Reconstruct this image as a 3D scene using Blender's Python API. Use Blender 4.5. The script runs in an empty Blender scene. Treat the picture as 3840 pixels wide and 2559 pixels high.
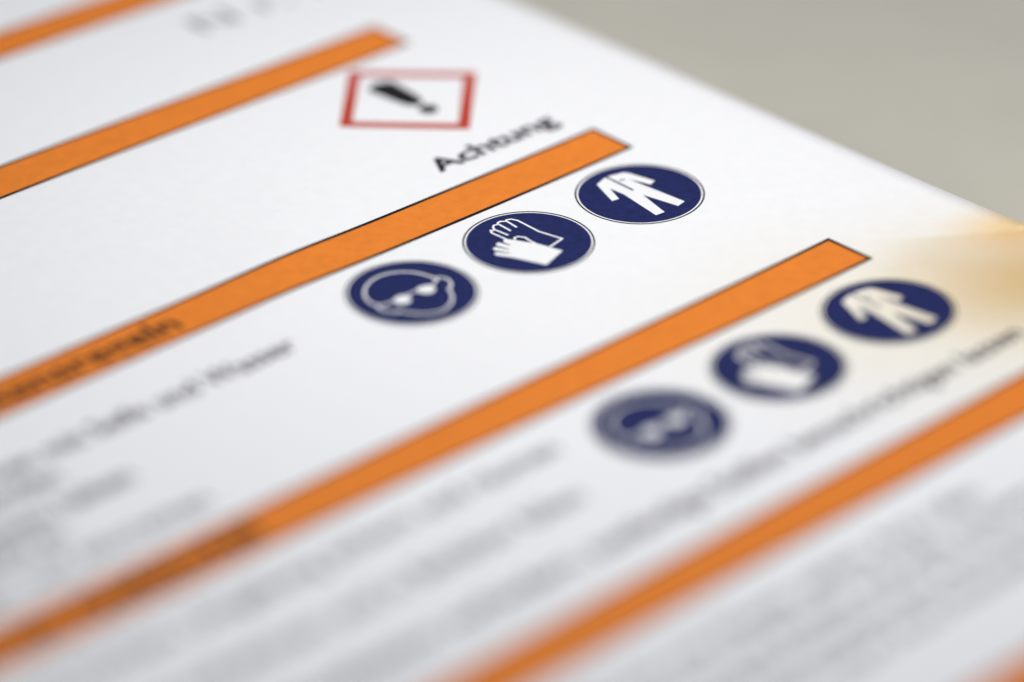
import bpy, bmesh, math, random
from mathutils import Vector, Matrix
random.seed(4)
sc = bpy.context.scene
K = 0.001 * 2 / 3            # one page unit (2/3 mm) in metres
LIFT = 2.3                   # page datum above the table, page units

# ------------------------------------------------------------------ camera
F_PX, W_PX = 16309.65, 3840.0
EL, AZ, ROLL, DIST = 0.5127259603, 0.8321219898, -0.0051977778, 564.73
fw = Vector((math.cos(EL) * math.cos(AZ), math.cos(EL) * math.sin(AZ), -math.sin(EL)))
rt = fw.cross(Vector((0, 0, 1))).normalized(); up = rt.cross(fw)
r2 = rt * math.cos(ROLL) + up * math.sin(ROLL); u2 = -rt * math.sin(ROLL) + up * math.cos(ROLL)
cam_d = bpy.data.cameras.new('camera'); cam = bpy.data.objects.new('camera', cam_d)
sc.collection.objects.link(cam); sc.camera = cam
cam_d.sensor_width = 36; cam_d.lens = F_PX / W_PX * 36
cam_d.clip_start = 0.01; cam_d.clip_end = 20
cpos = (-fw * DIST + Vector((0, 0, LIFT))) * K
m = Matrix((r2, u2, -fw)).transposed().to_4x4(); m.translation = cpos
cam.matrix_world = m
cam_d.dof.use_dof = True
cam_d.dof.focus_distance = 595.2 * K
cam_d.dof.aperture_fstop = (cam_d.lens / 1000) / (33.5 * K)
cam_d.dof.aperture_blades = 0

# ------------------------------------------------------------------ light
w = bpy.data.worlds.new('World'); sc.world = w; w.use_nodes = True
bg = w.node_tree.nodes['Background']
bg.inputs[0].default_value = (0.92, 0.94, 1.0, 1); bg.inputs[1].default_value = 0.34
def area(name, pos, target, size, power, color):
    l = bpy.data.lights.new(name, 'AREA'); l.shape = 'DISK'; l.size = size * K
    l.energy = power; l.color = color
    o = bpy.data.objects.new(name, l); sc.collection.objects.link(o)
    o.location = Vector(pos) * K
    o.rotation_euler = (Vector(target) - Vector(pos)).to_track_quat('-Z', 'Y').to_euler()
    return o
area('desk_lamp_light', (38, 24, 190), (36, 20, 0), 80, 0.102, (1.0, 0.985, 0.97))
area('window_light', (560, -330, 480), (40, 0, 0), 500, 1.05, (0.93, 0.97, 1.0))
area('added_warm_light', (92, -44, 14), (70, -26, 0), 6, 0.0005, (1.0, 0.50, 0.14))  # added out of view to give the right edge a warm glow
sc.view_settings.view_transform = 'Standard'; sc.view_settings.look = 'None'
sc.view_settings.exposure = 0; sc.view_settings.gamma = 1

# ------------------------------------------------------------------ page relief
HC = [-0.5651053515868042, -1.931333277160394, 1.5833976868721682, 1.6919784959391984, -0.7623563297211806,
      2.026454527295536, -1.8233708600714296, 2.47290710900821, 0.37831780590168607, -0.8639462,
      -1.3314031858984596, 0.29707024188528086]
DEG = [(2, 0), (1, 1), (0, 2), (3, 0), (2, 1), (1, 2), (0, 3), (4, 0), (3, 1), (2, 2), (1, 3), (0, 4)]
ca, sa = math.cos(AZ), math.sin(AZ)
def sclamp(x, lo, hi, s=12.0):
    if x > hi: return hi + s * math.tanh((x - hi) / s)
    if x < lo: return lo - s * math.tanh((lo - x) / s)
    return x
def h(u, v):
    b = u * ca + v * sa; a = u * sa - v * ca          # depth and sideways axes of the sheet
    b = sclamp(b, -92, 112); a = sclamp(a, -80, 72)
    u1 = a * sa + b * ca; v1 = -a * ca + b * sa
    x, y = u1 / 100, v1 / 100
    z = sum(c * x ** i * y ** j for c, (i, j) in zip(HC, DEG))
    # soft crease near the curled right edge
    s = (u - 65.6) * 0.66 + (v + 22.8) * 0.75
    d = math.hypot(u - 66, v + 27)
    z += 0.55 * math.exp(-abs(s) / 1.2) * math.exp(-(d / 9) ** 2)
    z += 0.30 * math.exp(-((u * sa - v * ca + 31) / 8) ** 2) * math.exp(-((b - 24) / 22) ** 2)   # faint ripple
    return max(z, -1.9) + LIFT

# ------------------------------------------------------------------ materials
def mat(name, base, rough=0.6, spec=0.4, mottling=0.05, scale=2500, bump=0.0, bscale=6000, coat=0.0):
    mt = bpy.data.materials.new(name); mt.use_nodes = True
    nt = mt.node_tree; b = nt.nodes['Principled BSDF']
    tc = nt.nodes.new('ShaderNodeTexCoord')
    n = nt.nodes.new('ShaderNodeTexNoise'); n.inputs['Scale'].default_value = scale
    n.inputs['Detail'].default_value = 5; n.inputs['Roughness'].default_value = 0.6
    nt.links.new(tc.outputs['Object'], n.inputs['Vector'])
    r = nt.nodes.new('ShaderNodeValToRGB')
    r.color_ramp.elements[0].position = 0.3; r.color_ramp.elements[1].position = 0.7
    r.color_ramp.elements[0].color = [c * (1 - mottling) for c in base] + [1]
    r.color_ramp.elements[1].color = [min(1, c * (1 + mottling)) for c in base] + [1]
    nt.links.new(n.outputs[0], r.inputs[0]); nt.links.new(r.outputs[0], b.inputs['Base Color'])
    b.inputs['Roughness'].default_value = rough
    b.inputs['Specular IOR Level'].default_value = spec
    b.inputs['Coat Weight'].default_value = coat
    if bump:
        bn = nt.nodes.new('ShaderNodeTexNoise'); bn.inputs['Scale'].default_value = bscale
        bn.inputs['Detail'].default_value = 4
        bp = nt.nodes.new('ShaderNodeBump'); bp.inputs['Strength'].default_value = bump
        bp.inputs['Distance'].default_value = 0.00002
        nt.links.new(tc.outputs['Object'], bn.inputs['Vector'])
        nt.links.new(bn.outputs[0], bp.inputs['Height']); nt.links.new(bp.outputs[0], b.inputs['Normal'])
    return mt
M_orange = mat('orange_toner', (0.76, 0.215, 0.026), 0.6, 0.12, 0.075, 900, 0.4, 2600)
M_black = mat('black_toner', (0.007, 0.006, 0.008), 0.5, 0.15, 0.3, 3000)
M_navy = mat('navy_toner', (0.009, 0.015, 0.092), 0.5, 0.15, 0.28, 1300, 0.3, 3000)
M_red = mat('red_toner', (0.50, 0.045, 0.020), 0.5, 0.3, 0.06, 1500)
M_text = mat('text_toner', (0.026, 0.019, 0.032), 0.5, 0.15, 0.3, 3000)
M_pale = mat('pale_grey_toner', (0.20, 0.20, 0.21), 0.5, 0.15, 0.2, 3000)
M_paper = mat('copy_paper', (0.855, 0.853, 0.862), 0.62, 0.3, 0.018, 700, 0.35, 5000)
M_table = mat('table_laminate', (0.47, 0.452, 0.385), 0.5, 0.35, 0.10, 12, 0.0)

# shade and warm light by the right edge, painted into the paper colour
def warm_shade_tint(mt):
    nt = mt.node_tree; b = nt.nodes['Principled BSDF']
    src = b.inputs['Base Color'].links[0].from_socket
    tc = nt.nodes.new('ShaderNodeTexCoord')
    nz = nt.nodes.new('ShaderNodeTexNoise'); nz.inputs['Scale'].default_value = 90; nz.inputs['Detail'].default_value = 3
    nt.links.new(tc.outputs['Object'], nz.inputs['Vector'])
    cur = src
    # the strong part of the painted shade stops at the crease
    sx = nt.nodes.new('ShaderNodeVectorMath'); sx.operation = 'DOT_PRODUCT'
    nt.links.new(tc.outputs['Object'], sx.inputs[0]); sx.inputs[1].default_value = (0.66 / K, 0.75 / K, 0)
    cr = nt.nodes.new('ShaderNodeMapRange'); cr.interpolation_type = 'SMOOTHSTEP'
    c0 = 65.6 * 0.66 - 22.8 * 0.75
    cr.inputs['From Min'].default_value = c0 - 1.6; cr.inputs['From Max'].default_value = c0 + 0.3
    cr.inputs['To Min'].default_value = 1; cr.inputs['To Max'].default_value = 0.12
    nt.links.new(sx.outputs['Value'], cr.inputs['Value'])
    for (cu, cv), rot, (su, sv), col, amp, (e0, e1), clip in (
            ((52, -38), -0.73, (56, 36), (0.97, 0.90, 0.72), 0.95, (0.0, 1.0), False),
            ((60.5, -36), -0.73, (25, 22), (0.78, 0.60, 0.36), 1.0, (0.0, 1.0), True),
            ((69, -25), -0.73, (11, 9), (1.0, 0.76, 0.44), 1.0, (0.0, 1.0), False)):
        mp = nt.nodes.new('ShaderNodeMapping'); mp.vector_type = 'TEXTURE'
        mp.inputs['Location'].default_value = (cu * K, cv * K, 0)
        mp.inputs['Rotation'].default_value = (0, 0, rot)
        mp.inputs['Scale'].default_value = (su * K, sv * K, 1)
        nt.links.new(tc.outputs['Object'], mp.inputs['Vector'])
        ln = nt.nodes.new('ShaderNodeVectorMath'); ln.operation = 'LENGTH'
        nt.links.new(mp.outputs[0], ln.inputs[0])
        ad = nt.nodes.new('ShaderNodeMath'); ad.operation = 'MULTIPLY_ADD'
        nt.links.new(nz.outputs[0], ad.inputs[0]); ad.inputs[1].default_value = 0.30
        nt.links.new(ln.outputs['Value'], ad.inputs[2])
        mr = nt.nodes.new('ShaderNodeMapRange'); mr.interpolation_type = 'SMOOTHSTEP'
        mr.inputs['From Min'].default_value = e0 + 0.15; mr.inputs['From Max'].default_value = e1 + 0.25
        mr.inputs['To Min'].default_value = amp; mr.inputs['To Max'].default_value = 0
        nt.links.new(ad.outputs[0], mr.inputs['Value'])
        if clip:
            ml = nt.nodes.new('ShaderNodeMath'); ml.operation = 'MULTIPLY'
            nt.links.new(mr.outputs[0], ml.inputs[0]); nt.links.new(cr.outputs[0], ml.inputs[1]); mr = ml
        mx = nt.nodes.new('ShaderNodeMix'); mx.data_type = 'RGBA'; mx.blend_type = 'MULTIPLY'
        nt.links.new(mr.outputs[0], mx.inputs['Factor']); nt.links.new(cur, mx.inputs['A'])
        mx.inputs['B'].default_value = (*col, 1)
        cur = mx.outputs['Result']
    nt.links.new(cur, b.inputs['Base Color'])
warm_shade_tint(M_paper)

# ------------------------------------------------------------------ helpers
col = sc.collection
def link(name, verts, faces, mt, parent=None, smooth=True):
    me = bpy.data.meshes.new(name); me.from_pydata(verts, [], faces); me.materials.append(mt)
    if smooth: me.polygons.foreach_set('use_smooth', [True] * len(me.polygons))
    me.update()
    o = bpy.data.objects.new(name, me); col.objects.link(o); o.parent = parent
    return o
def P(u, v, off): return (u * K, v * K, (h(u, v) + off) * K)
def grid(name, u0, u1, v0, v1, off, mt, parent, step=2.5):
    nu = max(1, int(math.ceil(abs(u1 - u0) / step))); nv = max(1, int(math.ceil(abs(v1 - v0) / step)))
    vs = [P(u0 + (u1 - u0) * i / nu, v0 + (v1 - v0) * j / nv, off) for j in range(nv + 1) for i in range(nu + 1)]
    fs = [(j * (nu + 1) + i, j * (nu + 1) + i + 1, (j + 1) * (nu + 1) + i + 1, (j + 1) * (nu + 1) + i)
          for j in range(nv) for i in range(nu)]
    return link(name, vs, fs, mt, parent)
def strips(name, loops, off, mt, parent, width, closed=False, step=1.2):
    """printed strokes: polylines of a given width, mitred, laid on the page"""
    vs, fs = [], []
    for pts in loops:
        pp = [Vector(p) for p in pts]
        if closed: pp.append(pp[0])
        d = []
        for a, b in zip(pp, pp[1:]):
            n = max(1, int((b - a).length / step))
            d += [a.lerp(b, i / n) for i in range(n)]
        d.append(pp[-1])
        n = len(d); base = len(vs)
        for i, p in enumerate(d):
            if closed: a = d[(i - 1) % (n - 1)]; b = d[(i + 1) % (n - 1)] if i < n - 1 else d[1]
            else: a = d[max(0, i - 1)]; b = d[min(n - 1, i + 1)]
            t1 = (p - a); t2 = (b - p)
            t1 = t1.normalized() if t1.length > 1e-9 else t2.normalized()
            t2 = t2.normalized() if t2.length > 1e-9 else t1
            t = (t1 + t2).normalized(); nn = Vector((-t.y, t.x))
            k = width / 2 / max(0.35, nn.dot(Vector((-t1.y, t1.x))))
            for s in (1, -1):
                q = p + nn * k * s; vs.append(P(q.x, q.y, off))
        for i in range(n - 1):
            k = base + 2 * i; fs.append((k, k + 1, k + 3, k + 2))
    return link(name, vs, fs, mt, parent)
def mapped(bm, name, off, mt, parent, cut=None):
    if cut:
        xs = [v.co.x for v in bm.verts]; ys = [v.co.y for v in bm.verts]
        for ax, (lo, hi) in enumerate(((min(xs), max(xs)), (min(ys), max(ys)))):
            c = lo + cut
            while c < hi:
                no = (1, 0, 0) if ax == 0 else (0, 1, 0); co = (c, 0, 0) if ax == 0 else (0, c, 0)
                bmesh.ops.bisect_plane(bm, geom=bm.verts[:] + bm.edges[:] + bm.faces[:], plane_co=co, plane_no=no)
                c += cut
    vs = [P(v.co.x, v.co.y, off) for v in bm.verts]
    bm.verts.index_update()
    fs = [[v.index for v in f.verts] for f in bm.faces]
    bm.free()
    o = link(name, vs, fs, mt, parent)
    return o
def polygon(name, loops, off, mt, parent, cut=3.0):
    """filled 2D outlines (later loops cut holes) via a curve's fill"""
    cu = bpy.data.curves.new('tmp', 'CURVE'); cu.dimensions = '2D'; cu.fill_mode = 'BOTH'
    for l in loops:
        sp = cu.splines.new('POLY'); sp.points.add(len(l) - 1)
        for pt, q in zip(sp.points, l): pt.co = (q[0], q[1], 0, 1)
        sp.use_cyclic_u = True
    return from_curve(cu, name, off, mt, parent, cut)
def from_curve(cu, name, off, mt, parent, cut=None, xf=None):
    t = bpy.data.objects.new('tmp', cu); col.objects.link(t)
    dg = bpy.context.evaluated_depsgraph_get()
    me = bpy.data.meshes.new_from_object(t.evaluated_get(dg))
    bpy.data.objects.remove(t); bpy.data.curves.remove(cu)
    bm = bmesh.new(); bm.from_mesh(me); bpy.data.meshes.remove(me)
    bmesh.ops.remove_doubles(bm, verts=bm.verts[:], dist=1e-5)
    if xf: xf(bm)
    return mapped(bm, name, off, mt, parent, cut)
def smooth_loop(pts, n=6, closed=True):
    out = []; N = len(pts)
    rng = range(N) if closed else range(N - 1)
    for i in rng:
        g = (lambda k: pts[k % N]) if closed else (lambda k: pts[min(max(k, 0), N - 1)])
        p0, p1, p2, p3 = (Vector(g(i + k)) for k in (-1, 0, 1, 2))
        for j in range(n):
            t = j / n
            out.append(tuple(0.5 * ((2 * p1) + (p2 - p0) * t + (2 * p0 - 5 * p1 + 4 * p2 - p3) * t * t
                                    + (3 * p1 - p0 - 3 * p2 + p3) * t ** 3)))
    if not closed: out.append(tuple(pts[-1]))
    return out
def text(name, body, u_right, v_base, cap, off, parent, width=None, bold=0.0, mt=None, xs=0.93):
    cu = bpy.data.curves.new('tmp', 'FONT'); cu.body = body; cu.size = 1.0; cu.align_x = 'LEFT'
    cu.resolution_u = 3; cu.offset = bold
    def xf(bm):
        x0 = min(v.co.x for v in bm.verts); x1 = max(v.co.x for v in bm.verts)
        s = cap / 0.729; sx = (width / (x1 - x0)) if width else s * xs
        for v in bm.verts:
            v.co.x = u_right + (v.co.x - x1) * sx; v.co.y = v_base + v.co.y * s
    return from_curve(cu, name, off, mt or M_black, parent, None, xf)
def circle(cu, cv, r, n=96): return [(cu + r * math.cos(2 * math.pi * i / n), cv + r * math.sin(2 * math.pi * i / n)) for i in range(n)]
def shift(pts, c): return [(x + c[0], y + c[1]) for x, y in pts]

# ------------------------------------------------------------------ table
tb = bmesh.new()
bmesh.ops.create_cube(tb, size=1)
for v in tb.verts: v.co = Vector((v.co.x * 1.6 + 0.1, v.co.y * 1.1 + 0.1, v.co.z * 0.03 - 0.015))
me = bpy.data.meshes.new('table_top'); tb.to_mesh(me); tb.free(); me.materials.append(M_table)
table = bpy.data.objects.new('table_top', me); col.objects.link(table); table['kind'] = 'structure'

# ------------------------------------------------------------------ the sheet
sheet = bpy.data.objects.new('instruction_sheet', None); col.objects.link(sheet)
sheet['label'] = 'white printed instruction sheet with orange heading bars and round navy pictograms'
sheet['category'] = 'paper sheet'
U0, U1, V0, V1 = -244.3, 70.7, -235.0, 210.5
def make_paper():
    st = 2.5; nu = int((U1 - U0) / st); nv = int((V1 - V0) / st)
    vs, fs = [], []
    for z in (0.0, -0.15):
        for j in range(nv + 1):
            for i in range(nu + 1):
                vs.append(P(U0 + (U1 - U0) * i / nu, V0 + (V1 - V0) * j / nv, z))
    n = (nu + 1) * (nv + 1)
    for j in range(nv):
        for i in range(nu):
            a = j * (nu + 1) + i; q = (a, a + 1, a + nu + 2, a + nu + 1)
            fs.append(q); fs.append(tuple(n + k for k in reversed(q)))
    def rim(a, b): fs.append((a, a + n, b + n, b))
    for i in range(nu):
        rim(i + 1, i); t = nv * (nu + 1) + i; rim(t, t + 1)
    for j in range(nv):
        a = j * (nu + 1); rim(a, a + nu + 1); a += nu; rim(a + nu + 1, a)
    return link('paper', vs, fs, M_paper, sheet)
make_paper()

# heading bars: orange fill, thin black border, black title
UE, UL = 50.07, -224.0
BAR_H = 8.31
titles = {0: ('Gefahrstoffbezeichnung', 72), 1: ('Gefahren für Mensch und Umwelt', 92), 2: ('Schutzmaßnahmen und Verhaltensregeln', 116),
          3: ('Verhalten im Gefahrfall', 67), 4: ('Erste Hilfe', 31), 5: ('Sachgerechte Entsorgung', 73)}
places = ['topmost orange bar, cut by the upper left corner', 'orange bar above the red warning diamond',
          'orange bar under the word Achtung', 'orange bar between the two rows of navy signs',
          'orange bar below the second row of navy signs', 'orange bar in the bottom right corner']
VT = [121.99, 85.24, 37.64, -8.69, -52.29, -97.36]
for k, vt in enumerate(VT):
    bar = grid('heading_bar', UL, UE, vt - BAR_H, vt, 0.03, M_orange, sheet, 2.77)
    bar['label'] = places[k]
    b = 0.56
    strips('bar_border', [[(UL + b / 2, vt - b / 2), (UE - b / 2, vt - b / 2), (UE - b / 2, vt - BAR_H + b / 2), (UL + b / 2, vt - BAR_H + b / 2)]],
           0.06, M_black, bar, b, closed=True, step=2.5)
    tt, wd = titles[k]
    text('bar_title', tt, -87 + wd / 2, vt - BAR_H + 2.35, 4.3, 0.07, bar, width=wd, bold=0.018)

# hazard diamond with exclamation mark
DU, DV = 37.10, 62.59
def diamond(r): return [(DU, DV + r), (DU + r, DV), (DU, DV - r), (DU - r, DV)]
dia = polygon('hazard_diamond', [diamond(13.15), diamond(10.7)], 0.03, M_red, sheet)
dia['label'] = 'red framed square warning symbol standing on its corner'
drop = smooth_loop([(37.0, 69.8), (39.1, 69.0), (39.2, 66.6), (38.4, 61.0), (35.9, 61.0), (35.0, 66.6), (34.9, 69.0)], 6)
ex = polygon('exclamation_mark', [drop, circle(37.1, 58.3, 1.45, 28)], 0.03, M_black, dia)

t = text('warning_word', 'Achtung', 47.8, 42.2, 3.8, 0.05, sheet, width=22.8, bold=0.026, mt=M_text)
t['label'] = 'bold black word Achtung above the middle orange bar'
t = text('large_lettering', 'N r. 7', 56.5, 100.6, 6.0, 0.05, sheet, width=26, mt=M_pale)

# ---- round mandatory signs
R = 9.0
SUIT = [(-2.45, 6.05), (-0.35, 6.75), (0.0, 6.5), (0.45, 6.75), (2.70, 6.15), (3.15, 5.5), (4.15, 1.30), (2.97, 0.89), (1.95, 4.1), (2.1, 1.7),
        (2.85, -5.95), (1.25, -6.3), (0.04, -0.55), (-1.33, -6.3), (-2.85, -6.15), (-1.75, 1.35), (-1.95, 4.0), (-3.15, 0.85), (-4.32, 1.0)]
HEADTOP = [(-5.35, -0.2), (-5.95, 1.2), (-5.3, 3.4), (-3.3, 5.4), (-0.6, 6.25), (2.0, 5.7), (3.9, 3.9), (4.75, 1.6), (4.75, 0.6)]
EAR_R = [(4.55, 0.75), (5.45, 0.75), (5.9, -0.2), (5.6, -1.5), (4.7, -2.4), (4.15, -2.6)]
EAR_L = [(-5.35, 0.2), (-5.95, -0.1), (-6.1, -0.9), (-5.6, -2.1), (-4.9, -2.8), (-4.3, -2.7)]
JAW = [(4.25, -2.3), (3.7, -3.7), (2.3, -5.4), (0.2, -6.4), (-1.5, -6.15), (-3.2, -5.0), (-4.3, -3.3), (-4.6, -2.4)]
LENS_L = smooth_loop([(-3.9, 0.05), (-2.6, 0.75), (-1.25, 0.75), (-0.45, -0.25), (-1.15, -1.85), (-2.4, -2.3), (-3.7, -1.6)], 5)
LENS_R = smooth_loop([(0.15, -0.25), (0.95, 0.75), (2.3, 0.75), (3.6, 0.05), (3.4, -1.6), (2.1, -2.3), (0.85, -1.85)], 5)
GLOVE_OUT = [(-1.75, 2.65), (-1.95, 5.3), (-1.6, 5.9), (-1.05, 5.6), (-0.8, 6.3), (-0.25, 6.75), (0.35, 6.55), (0.6, 6.9), (1.15, 7.0), (1.75, 6.5), (2.1, 6.75), (2.7, 6.5), (3.1, 5.6), (3.05, 1.3), (3.95, -2.4), (1.1, -3.0)]
FING = [[(-1.0, 5.6), (-0.75, 3.3)], [(0.45, 6.5), (0.35, 4.0)], [(1.85, 6.4), (1.65, 4.2)], [(-0.55, 5.6), (-0.4, 3.4)]]
THUMB = [(-0.95, 1.7), (-0.6, 2.2), (0.0, 2.1), (0.5, 1.3), (0.3, 0.0), (0.35, -1.1)]
GLOVE_FILL = [(-1.25, 1.9), (-1.8, 2.75), (-2.35, 2.6), (-2.6, 2.1), (-2.45, 0.9), (-2.62, 0.9), (-3.1, 2.55), (-3.65, 2.6), (-3.95, 2.1), (-3.35, 0.25), (-3.5, 0.15), (-4.35, 1.9), (-4.9, 1.85), (-5.05, 1.3),
              (-4.05, -0.6), (-4.2, -0.75), (-5.2, 0.75), (-5.75, 0.65), (-5.85, 0.1), (-4.6, -2.0), (-2.75, -6.45), (1.6, -5.0), (0.55, -1.4)]
def sign(kind, cu, cv, label):
    disc = polygon('mandatory_sign', [circle(cu, cv, 8.5)], 0.03, M_navy, sheet)
    disc['label'] = label
    strips('sign_rim', [circle(cu, cv, R - 0.12, 120)], 0.03, M_black, disc, 0.24, closed=True, step=5)
    c = (cu, cv)
    if kind == 'suit':
        polygon('clothing_symbol', [shift(SUIT, c)], 0.06, M_paper, disc)
        strips('zip_line', [shift([(0.03, 6.7), (0.01, 1.3)], c)], 0.09, M_navy, disc, 0.34)
        strips('pocket_line', [shift([(0.6, 4.72), (1.4, 4.45)], c)], 0.09, M_navy, disc, 0.28)
    elif kind == 'glove':
        strips('rear_glove_symbol', [shift(GLOVE_OUT, c)] + [shift(f, c) for f in FING[:3]] + [shift(THUMB, c)], 0.06, M_paper, disc, 0.32, step=0.5)
        polygon('front_glove_symbol', [shift(GLOVE_FILL, c)], 0.075, M_paper, disc)
    else:
        strips('head_outline', [shift(smooth_loop(x, 5, False), c) for x in (HEADTOP, EAR_R, EAR_L, JAW)], 0.06, M_paper, disc, 0.32, step=0.5)
        polygon('goggle_lens', [shift(LENS_L, c)], 0.07, M_paper, disc)
        polygon('goggle_lens', [shift(LENS_R, c)], 0.07, M_paper, disc)
        strips('goggle_strap', [shift([(-5.9, 0.0), (-3.6, -0.3)], c), shift([(-0.9, -0.1), (0.6, -0.1)], c), shift([(3.4, -0.3), (5.0, 0.4)], c)], 0.065, M_paper, disc, 0.3)
LENS_L = [(-2.35 + (x + 2.35) * 0.72, -0.75 + (y + 0.75) * 0.72) for x, y in LENS_L]
LENS_R = [(1.9 + (x - 1.9) * 0.72, -0.75 + (y + 0.75) * 0.72) for x, y in LENS_R]
sign('goggles', -0.95, 18.6, 'round navy sign with a head in goggles, left in the sharp row')
sign('glove', 20.1, 18.6, 'round navy sign with two gloves, in sharp focus')
sign('suit', 40.9, 18.55, 'round navy sign with white work clothes, right end of the sharp row')
sign('goggles', -0.85, -28.6, 'strongly blurred round navy sign with goggles under the orange bar')
sign('glove', 20.0, -28.75, 'blurred round navy sign with two gloves')
sign('suit', 40.8, -28.5, 'slightly blurred round navy sign with work clothes near the paper edge')

# ---- body text (only the ends of the lines are in view)
lines = [
 (-21.4, 17.2, 'Bei Berührung mit der Haut sofort abwaschen mit Seife und Wasser'),
 (-63.5, 12.2, 'Hautschutzplan beachten, Hautpflegemittel nach der Arbeit verwenden'),
 (-57.0, 6.0, 'Während der Arbeit nicht essen, trinken oder rauchen, Behälter geschlossen halten'),
 (-71.0, 1.2, 'Arbeitskleidung getrennt aufbewahren'),
 (-53.5, -4.6, 'Vor Pausen und nach Arbeitsende Hände gründlich reinigen und eincremen'),
 (-14.3, -25.0, 'Brände mit Schaum, Pulver oder Kohlendioxid löschen, Umgebung sichern und räumen'),
 (-19.8, -35.3, 'Ausgelaufenes Material mit Bindemittel aufnehmen und in Behälter füllen'),
 (48.2, -46.0, 'Das Eindringen in Boden, Gewässer und Kanalisation verhindern, zuständige Stellen benachrichtigen lassen'),
 (14.0, -69.3, 'Nach Augenkontakt: Augen bei geöffnetem Lid mehrere Minuten mit Wasser spülen, Arzt rufen'),
 (18.5, -74.4, 'Nach Hautkontakt: verunreinigte Kleidung sofort ausziehen, Haut mit viel Wasser und Seife waschen'),
 (24.5, -79.5, 'Nach Einatmen: an die frische Luft bringen und ruhig lagern, bei Beschwerden den Arzt hinzuziehen'),
 (12.0, -84.6, 'Nach Verschlucken: Mund mit Wasser spülen, kein Erbrechen herbeiführen, sofort Arzt hinzuziehen'),
]
for u, v, s in lines:
    text('text_line', s, u, v, 3.3 if v < -60 else 3.65, 0.05, sheet, bold=0.012 if (-50 < v < -40 or v > 0) else 0.003, mt=M_text)
